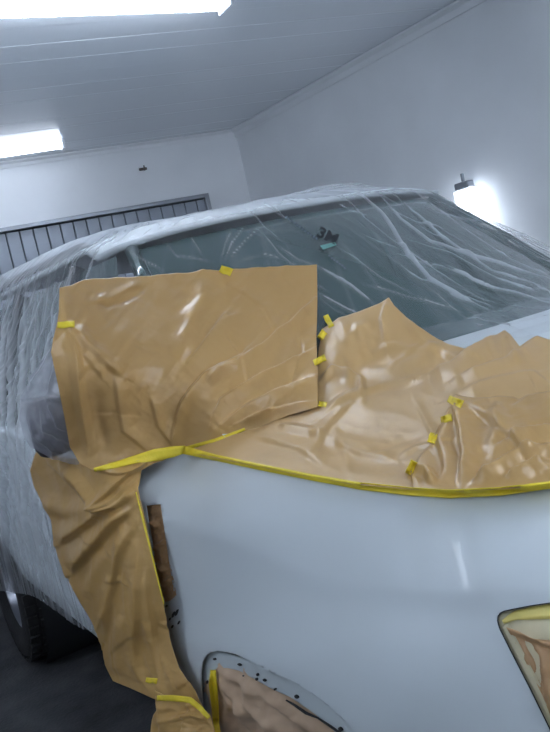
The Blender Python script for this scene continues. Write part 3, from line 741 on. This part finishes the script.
paper('masking_paper', 'wide brown paper sheet over the hood with a peak in front of the windscreen',
  [(322, 329), (340, 319), (362, 311), (380, 304), (389, 299), (394, 308), (404, 316), (416, 328), (428, 336), (440, 344), (452, 348), (470, 350), (484, 343), (496, 336), (505, 333), (512, 340), (520, 348), (529, 341), (538, 338), (550, 341), (600, 335), (700, 312)],
  [(700, 312), (705, 370), (700, 434)],
  [(186, 452), (230, 461), (290, 473), (350, 484), (410, 489.5), (470, 492), (550, 485), (640, 462), (700, 434)],
  [(322, 329), (318, 352), (316, 380), (315, 405), (290, 414), (260, 427), (215, 441), (186, 452)],
  HA,
  [([(319, 384), (333, 369), (362, 384), (362, 402)], 3, .010, 'k'), ([(362, 384), (345, 392), (322, 404)], 5, -.005),
   ([(389, 300), (382, 320), (386, 345)], 6, .010, 's'), ([(340, 322), (348, 338), (372, 322)], 5, .006, 'k'),
   ([(505, 335), (480, 352), (455, 372), (425, 380)], 9, .018, 's'), ([(505, 335), (512, 352), (520, 372)], 6, .008),
   ([(535, 340), (520, 360), (490, 372), (460, 385)], 7, .012, 's'), ([(320, 418), (345, 400), (380, 388), (430, 378)], 7, .008, 's'),
   ([(312, 455), (330, 425), (352, 402)], 5, .007, 's'), ([(440, 345), (420, 362), (390, 372), (350, 376)], 8, .008),
   ([(332, 350), (346, 368), (350, 390)], 5, .006), ([(400, 316), (430, 350), (470, 362)], 10, .008, 's'),
   ([(330, 440), (360, 455), (400, 462)], 6, .005, 's'), ([(250, 435), (300, 450), (330, 470)], 7, .006, 's'),
   ([(275, 425), (310, 432), (330, 440)], 4, .006, 'k'), ([(550, 372), (500, 385), (455, 400)], 10, .007, 's'), ([(372, 345), (420, 352), (460, 350)], 5, .004)],
  M['paper_hood'], 260, 130, [(.0045, 110, 35, 13.1, .3, True), (.0010, 25, 12, 19.4, -.4, True), (.004, 120, 70, 25.5, 0, False)])
paper('masking_paper', 'overlapping brown paper sheet on the right of the hood, joined by four small yellow tabs',
  [(456, 398), (475, 402), (500, 398), (525, 396), (550, 392), (620, 378), (690, 360)],
  [(690, 360), (695, 400), (700, 437)],
  [(412, 488), (440, 490), (470, 491), (510, 489), (550, 484), (640, 461), (700, 437)],
  [(456, 398), (446, 418), (432, 438), (424, 452), (411, 470), (412, 488)],
  [(a[0], a[1], a[2], (a[3]+.012 if a[2] in 'hz' and a[1] < 455 else a[3]+.004) if a[2] in 'hz' else a[3]-.02) for a in HA],
  [([(456, 400), (462, 430), (466, 460), (462, 488)], 8, .012, 's'), ([(456, 400), (490, 420), (520, 445), (535, 470)], 8, .008, 's'),
   ([(456, 400), (440, 440), (446, 470), (440, 486)], 6, .006, 's'), ([(414, 470), (428, 474), (436, 488)], 4, .012, 'k'), ([(550, 447), (520, 462), (490, 478), (470, 488)], 5, .016, 's'),
   ([(550, 462), (530, 470), (505, 484)], 4, .010, 's'), ([(500, 400), (500, 430), (490, 460)], 8, .007), ([(560, 425), (520, 438), (495, 455)], 6, .008, 's')],
  M['paper'], 130, 80, [(.005, 60, 20, 33.1, .9, True), (.0012, 18, 10, 39.4, -.4, True)])

# sheet hanging down the door
paper('masking_paper', 'long brown paper sheet hanging down the front door beside the white fender',
  [(36, 452), (70, 458), (100, 462), (140, 462), (186, 451)],
  [(186, 451), (160, 462), (141, 472), (139, 490), (146, 520), (153, 552), (162, 592), (169, 632), (180, 668), (196, 690), (208, 716)],
  [(113, 681), (130, 688), (152, 698), (175, 706), (208, 716)],
  [(36, 452), (31, 470), (33, 484), (42, 500), (52, 520), (55, 535), (57, 552), (68, 578), (84, 606), (96, 624), (103, 646), (105, 664), (113, 681)],
  [(36, 455, 'y', -1.045), (33, 482, 'y', -1.045), (55, 545, 'y', -1.045), (97, 625, 'y', -1.045), (113, 680, 'y', -1.05), (152, 697, 'y', -1.05), (100, 470, 'y', -1.01), (186, 451, 'z', 1.114), (140, 475, 'y', -.935), (140, 492, 'y', -.955), (163, 592, 'y', -.985), (170, 635, 'y', -.99), (208, 716, 'y', -1.0), (100, 560, 'y', -1.035), (130, 620, 'y', -1.035)],
  [([(50, 462), (72, 480), (100, 504), (118, 500), (142, 470)], 6, .012, 's'), ([(60, 458), (90, 490), (104, 503)], 4, .010, 'k'),
   ([(103, 503), (125, 478), (150, 462)], 5, .016, 's'), ([(100, 508), (122, 505), (138, 492)], 4, .012, 's'), ([(58, 545), (80, 530), (105, 512), (128, 500)], 8, .018, 's'),
   ([(70, 575), (98, 545), (120, 520), (137, 505)], 8, .020, 's'), ([(105, 640), (112, 600), (122, 560), (137, 520)], 8, .014, 's'), ([(86, 600), (100, 570), (115, 545)], 8, .008),
   ([(140, 690), (138, 640), (142, 590), (140, 530)], 9, .012, 's'), ([(160, 690), (158, 650), (150, 600), (146, 560)], 7, .009, 's'),
   ([(100, 470), (130, 476), (165, 460)], 4, .008, 's'), ([(40, 500), (70, 510), (100, 506)], 8, .008), ([(118, 680), (120, 640), (126, 610)], 7, .008)],
  M['paper2'], 150, 230, [(.007, 22, 90, 43.1, -.25, True), (.002, 16, 14, 49.4, .6, True)])
paper('masking_paper', 'short crumpled brown paper sheet at the bottom edge below the door sheet and the tape',
  [(156, 690), (172, 697), (190, 700), (211, 714)], [(211, 714), (215, 730), (222, 760)], [(148, 768), (180, 770), (222, 760)], [(156, 690), (158, 706), (151, 722), (152, 740), (148, 768)],
  [(156, 690, 'y', -1.07), (211, 714, 'y', -1.02), (150, 730, 'y', -1.08), (215, 735, 'y', -1.03), (148, 768, 'y', -1.08), (222, 760, 'y', -1.03), (185, 735, 'y', -1.07)],
  [([(158, 697), (165, 725), (160, 765)], 6, .010, 's'), ([(170, 720), (195, 716), (212, 724)], 4, .010, 's'), ([(160, 712), (180, 714), (205, 709)], 4, -.008), ([(190, 705), (185, 735), (195, 765)], 6, .010, 's')],
  M['paper2'], 60, 60, [(.006, 16, 12, 53.1, .4, True)])

# paper in the wheel arch
paper('masking_paper', 'crumpled brown paper stuffed in the front wheel arch under the fender',
  [(205, 655), (240, 664), (290, 690), (345, 728), (400, 780)], [(400, 780), (425, 860)], [(200, 860), (300, 860), (425, 860)], [(205, 655), (205, 700), (203, 780), (200, 860)],
  [(u, v, 'd', float(FD(np.array([float(u)]), np.array([float(v)]))[0])+.022) for u, v in ((205, 655), (240, 664), (290, 690), (345, 728), (400, 780), (425, 860), (200, 860), (203, 780), (260, 730), (300, 800))],
  [([(218, 672), (240, 700), (255, 735)], 6, .010, 's'), ([(246, 676), (252, 700), (285, 735)], 6, .010, 's'), ([(262, 690), (290, 712), (330, 740)], 5, .009, 's'), ([(225, 700), (262, 712), (300, 740)], 7, .008),
   ([(225, 670), (250, 682), (268, 700)], 4, .007, 'k'), ([(222, 735), (232, 700), (222, 675)], 5, .006)],
  M['paper_arch'], 110, 90, [(.006, 24, 16, 63.1, .7, True), (.003, 12, 9, 64.1, .7, True)])
# dark torn edge of film along the flange
ribbon('inner_edge_strip', [(286, 700), (296, 706), (306, 713), (318, 718), (330, 726), (340, 733)], [1, 2, 2.6, 1.2, 2, 2], M['dark'], fg, field=FD, off=-.004, n=60)

# paper in the headlamp opening
def hp(u, v): return FD(u, v)+.024
paper('masking_paper', 'crumpled brown paper over the headlamp opening at the right edge',
  [(507, 627), (520, 631), (535, 638), (550, 640), (700, 640)], [(700, 640), (700, 840)], [(590, 830), (700, 840)], [(507, 627), (525, 660), (545, 700), (590, 830)],
  [(u, v, 'd', float(FD(np.array([float(u)]), np.array([float(v)]))[0])+.0055) for u, v in ((507, 627), (530, 640), (550, 640), (600, 640), (700, 640), (700, 840), (590, 830), (545, 700), (530, 668), (560, 700), (620, 740))],
  [([(507, 628), (525, 634), (550, 644), (600, 650)], 3, .010, 'k'), ([(541, 645), (542, 670), (546, 700)], 5, .010, 's'), ([(560, 650), (550, 690), (560, 740)], 6, .01, 's'), ([(525, 640), (538, 660), (543, 690)], 3, -.006)],
  M['paper_dark'], 90, 60, [(.005, 14, 22, 73.1, .2, True)])
# paper in the fender vent
paper('masking_paper', 'narrow crumpled brown paper plugging the upright vent slot behind the fender edge',
  [(142, 501), (163, 502)], [(163, 502), (178, 600)], [(159, 606), (178, 600)], [(142, 501), (159, 606)],
  [(u, v, 'd', float(FD(np.array([float(u)]), np.array([float(v)]))[0])+.0055) for u, v in ((146, 502), (163, 502), (163, 605), (178, 600), (160, 550), (168, 550))],
  [([(150, 505), (155, 530), (163, 560), (168, 600)], 2, .003, 's'), ([(151, 520), (160, 528)], 2, .007, 'k'), ([(156, 548), (168, 540)], 2, .007, 'k'), ([(158, 562), (168, 572)], 2, .007, 'k'), ([(163, 585), (172, 578)], 2, .007, 'k')],
  M['paper_dark'], 40, 110, [(.004, 7, 9, 83.1, .5, True), (.002, 3, 5, 84.1, .9, True)])

# ---------------------------------------------------------------- mirror film and printing
# film bag on the mirror
G = coons([(66, 326), (90, 330)], [(90, 330), (92, 400), (92, 464)], [(30, 446), (50, 458), (70, 464), (92, 464)], [(66, 326), (50, 350), (32, 374), (21, 396), (20, 420), (24, 436), (30, 446)], 90, 110)
U, V = G[..., 0], G[..., 1]
fa = tps(anchors([(66, 326, 'd', 2.02), (90, 330, 'd', 2.0), (40, 370, 'd', 2.0), (21, 396, 'd', 2.05), (20, 420, 'd', 2.06), (30, 446, 'd', 2.06), (55, 400, 'd', 1.93), (60, 430, 'd', 1.94), (92, 464, 'd', 2.05), (92, 400, 'd', 1.95), (70, 463, 'd', 2.04), (45, 425, 'd', 1.94)]))
hh = creases(U, V, [([(62, 330), (45, 365), (25, 395)], 2, .006), ([(62, 330), (55, 370), (48, 400)], 2, .006), ([(25, 400), (45, 398), (66, 404)], 2.5, .008, 's'), ([(48, 402), (58, 425), (68, 430)], 2, .006), ([(28, 410), (35, 435), (60, 455)], 2, .006), ([(40, 405), (45, 430), (66, 440)], 2, .005)])+.005*nz(U, V, 14, 20, 91.0, -.5, True)
me = grid_mesh('mirror_film', lift(G, fa, hh)); o = link('mirror_film', me, M['film2']); tag(o, 'bluish plastic film wrapped round the door mirror left of the large paper sheet', 'plastic film')

# printing on the film
def printed(name, m, polys, off=.050):
    bm = bmesh.new()
    for pl in polys:
        D = [depth(FB0.ray_cast(Vector(CAM), Vector(rays(u, v)).normalized())[0]) for u, v in pl]
        bm.faces.new([bm.verts.new(Vector(CAM+rays(u, v)*(d-off))) for (u, v), d in zip(pl, D)])
    me = bpy.data.meshes.new(name); bm.to_mesh(me); bm.free(); return link(name, me, m, film, False)
def glyph_polys(txt, u, v, ang, size, shear=0):
    cu = bpy.data.curves.new('t', 'FONT'); cu.body = txt; cu.size = 1; cu.align_x = 'CENTER'; cu.align_y = 'CENTER'; cu.offset = .035
    o = bpy.data.objects.new('t', cu); COL.objects.link(o); dg = bpy.context.evaluated_depsgraph_get(); me = bpy.data.meshes.new_from_object(o.evaluated_get(dg))
    bpy.data.objects.remove(o); out = []; ca, sa = math.cos(ang), math.sin(ang)
    for p in me.polygons:
        q = []
        for i in p.vertices:
            x, y = me.vertices[i].co.x*size[0], -me.vertices[i].co.y*size[1]; x += shear*y; q.append((u+x*ca-y*sa, v+x*sa+y*ca))
        out.append(q)
    return out
printed('printed_logo', M['print'], glyph_polys('3M', 327.5, 236, .42, (17, 14.5)))
printed('printed_label', M['print_green'], [[(320, 245.5), (335, 242), (336.5, 245), (328, 248), (323, 249.5)]])
def scrib(u0, v0, u1, v1, n, hh_):
    out = []; L = math.hypot(u1-u0, v1-v0); dx, dy = (u1-u0)/L, (v1-v0)/L; r = random.Random(int(u0*7))
    for k in range(n):
        a = (k+.15)/n*L; b = a+L/n*.62; y0 = -hh_/2*r.uniform(.6, 1); y1 = hh_/2*r.uniform(.4, 1)
        out.append([(u0+dx*a-dy*y0, v0+dy*a+dx*y0), (u0+dx*b-dy*y0, v0+dy*b+dx*y0), (u0+dx*b-dy*y1, v0+dy*b+dx*y1), (u0+dx*a-dy*y1, v0+dy*a+dx*y1)])
    return out
tp = printed('printed_text', M['print_grey'], scrib(285, 216, 318, 240, 12, 3)+scrib(328, 255, 346, 269, 7, 3)); tp['kind'] = 'stuff'

# ---------------------------------------------------------------- yellow tape
ALLB = BVH+[FB]
PB = []
def tape(label, pl, wds, name='masking_tape', group='yellow tape pieces', n=24, m=None, off=.004):
    o = ribbon(name, pl, wds, m or M['tape'], None, off=off, n=n, src=(BVH[1:2] if 'left edge' in label else ALLB), th=.0012); return tag(o, label, 'tape', group)
tape('long yellow tape line along the seam between the hood paper and the white fender', [(184, 450), (215, 457.5), (260, 467), (310, 477), (360, 486), (410, 491.5), (450, 494), (500, 491.5), (550, 485), (640, 463), (696, 438)], [8, 6, 6, 6, 7, 8, 8, 8, 7, 7, 7], n=160, group=None, off=.008)
tape('yellow tape strip under the large hanging sheet, left part above the fender corner', [(94, 470), (115, 465), (136, 459), (155, 455), (172, 452), (186, 449)], [4, 6, 8, 12, 11, 7], n=50, group=None)
tape('thin yellow tape from the fender corner up under the large hanging sheet', [(184, 449), (215, 440), (245, 429)], [4, 3, 2.5], n=40, group=None)
for lb, c, L, W_, an in [
  ('yellow tape tab on the left edge of the large hanging sheet', (66, 324.5), 17, 6.5, -.05),
  ('yellow tape tab at the middle of the top edge of the large hanging sheet', (226, 270.5), 12, 8, .35),
  ('upright yellow tape tab at the top corner of the hood sheet beside the hanging sheet', (328.5, 321), 13, 6, 1.1),
  ('small yellow tape tab just below the upright tab on the hood sheet corner', (322, 335), 9, 6.5, -.9),
  ('yellow tape tab halfway up the right edge of the large hanging sheet', (319.5, 360), 13, 6.5, -.45),
  ('tiny orange-yellow tape tab at the lower right corner of the large hanging sheet', (322.5, 404), 8, 5, .2),
  ('topmost and largest of the four yellow tabs on the hood sheets', (455.5, 401.5), 15, 8, .42),
  ('second of the four yellow tabs down the hood sheets', (446.5, 418.5), 11, 7, -.2),
  ('third of the four yellow tabs down the hood sheets', (432.5, 438), 10, 8, 1.9),
  ('lowest of the four yellow tabs, just above the yellow tape line', (411, 467.5), 14, 7, -1.1),
  ('short yellow tape tab low on the door sheet', (151.5, 680.5), 11, 5.5, .15)]:
    dx, dy = math.cos(an)*L/2, math.sin(an)*L/2
    tape(lb, [(c[0]-dx, c[1]-dy), (c[0]-dx*.3, c[1]-dy*.3+.4), (c[0]+dx*.3, c[1]+dy*.3-.3), (c[0]+dx, c[1]+dy)], [W_*.85, W_, W_*.9, W_], n=10, group='small yellow tape tabs')
tape('yellow tape strip joining the door sheet to the short sheet at the bottom', [(157, 698), (172, 698), (190, 700), (200, 708), (209, 718)], [5, 6, 6, 5, 4], n=30, group=None)
tape('upright yellow tape on the rear side of the wheel arch paper', [(213, 670), (213, 685), (215, 705), (216, 722), (219, 740)], [5, 8, 7, 6, 6], n=40, group=None)
tape('thin yellow tape line along the rear edge of the white fender', [(136, 492), (143, 520), (150, 548), (158, 580), (164, 604)], [1.2, 1.8, 1.6, 1.5, 1], n=50, group=None)
o = ribbon('masking_tape', [(503, 622), (515, 615.5), (532, 613), (550, 611), (600, 604), (690, 596)], [4, 9, 13, 16, 18, 18], M['tape_soft'], None, field=FD, off=-.0035, n=50, th=.001); tag(o, 'wide yellow tape along the top of the headlamp opening at the right', 'tape')
o = ribbon('masking_tape', [(505, 625), (520, 655), (540, 694), (560, 734), (600, 815)], [8, 9, 9, 8, 8], M['tape_pale'], None, field=FD, off=-.0045, n=50, th=.001); tag(o, 'cream tape down the slanted side of the headlamp opening', 'tape')
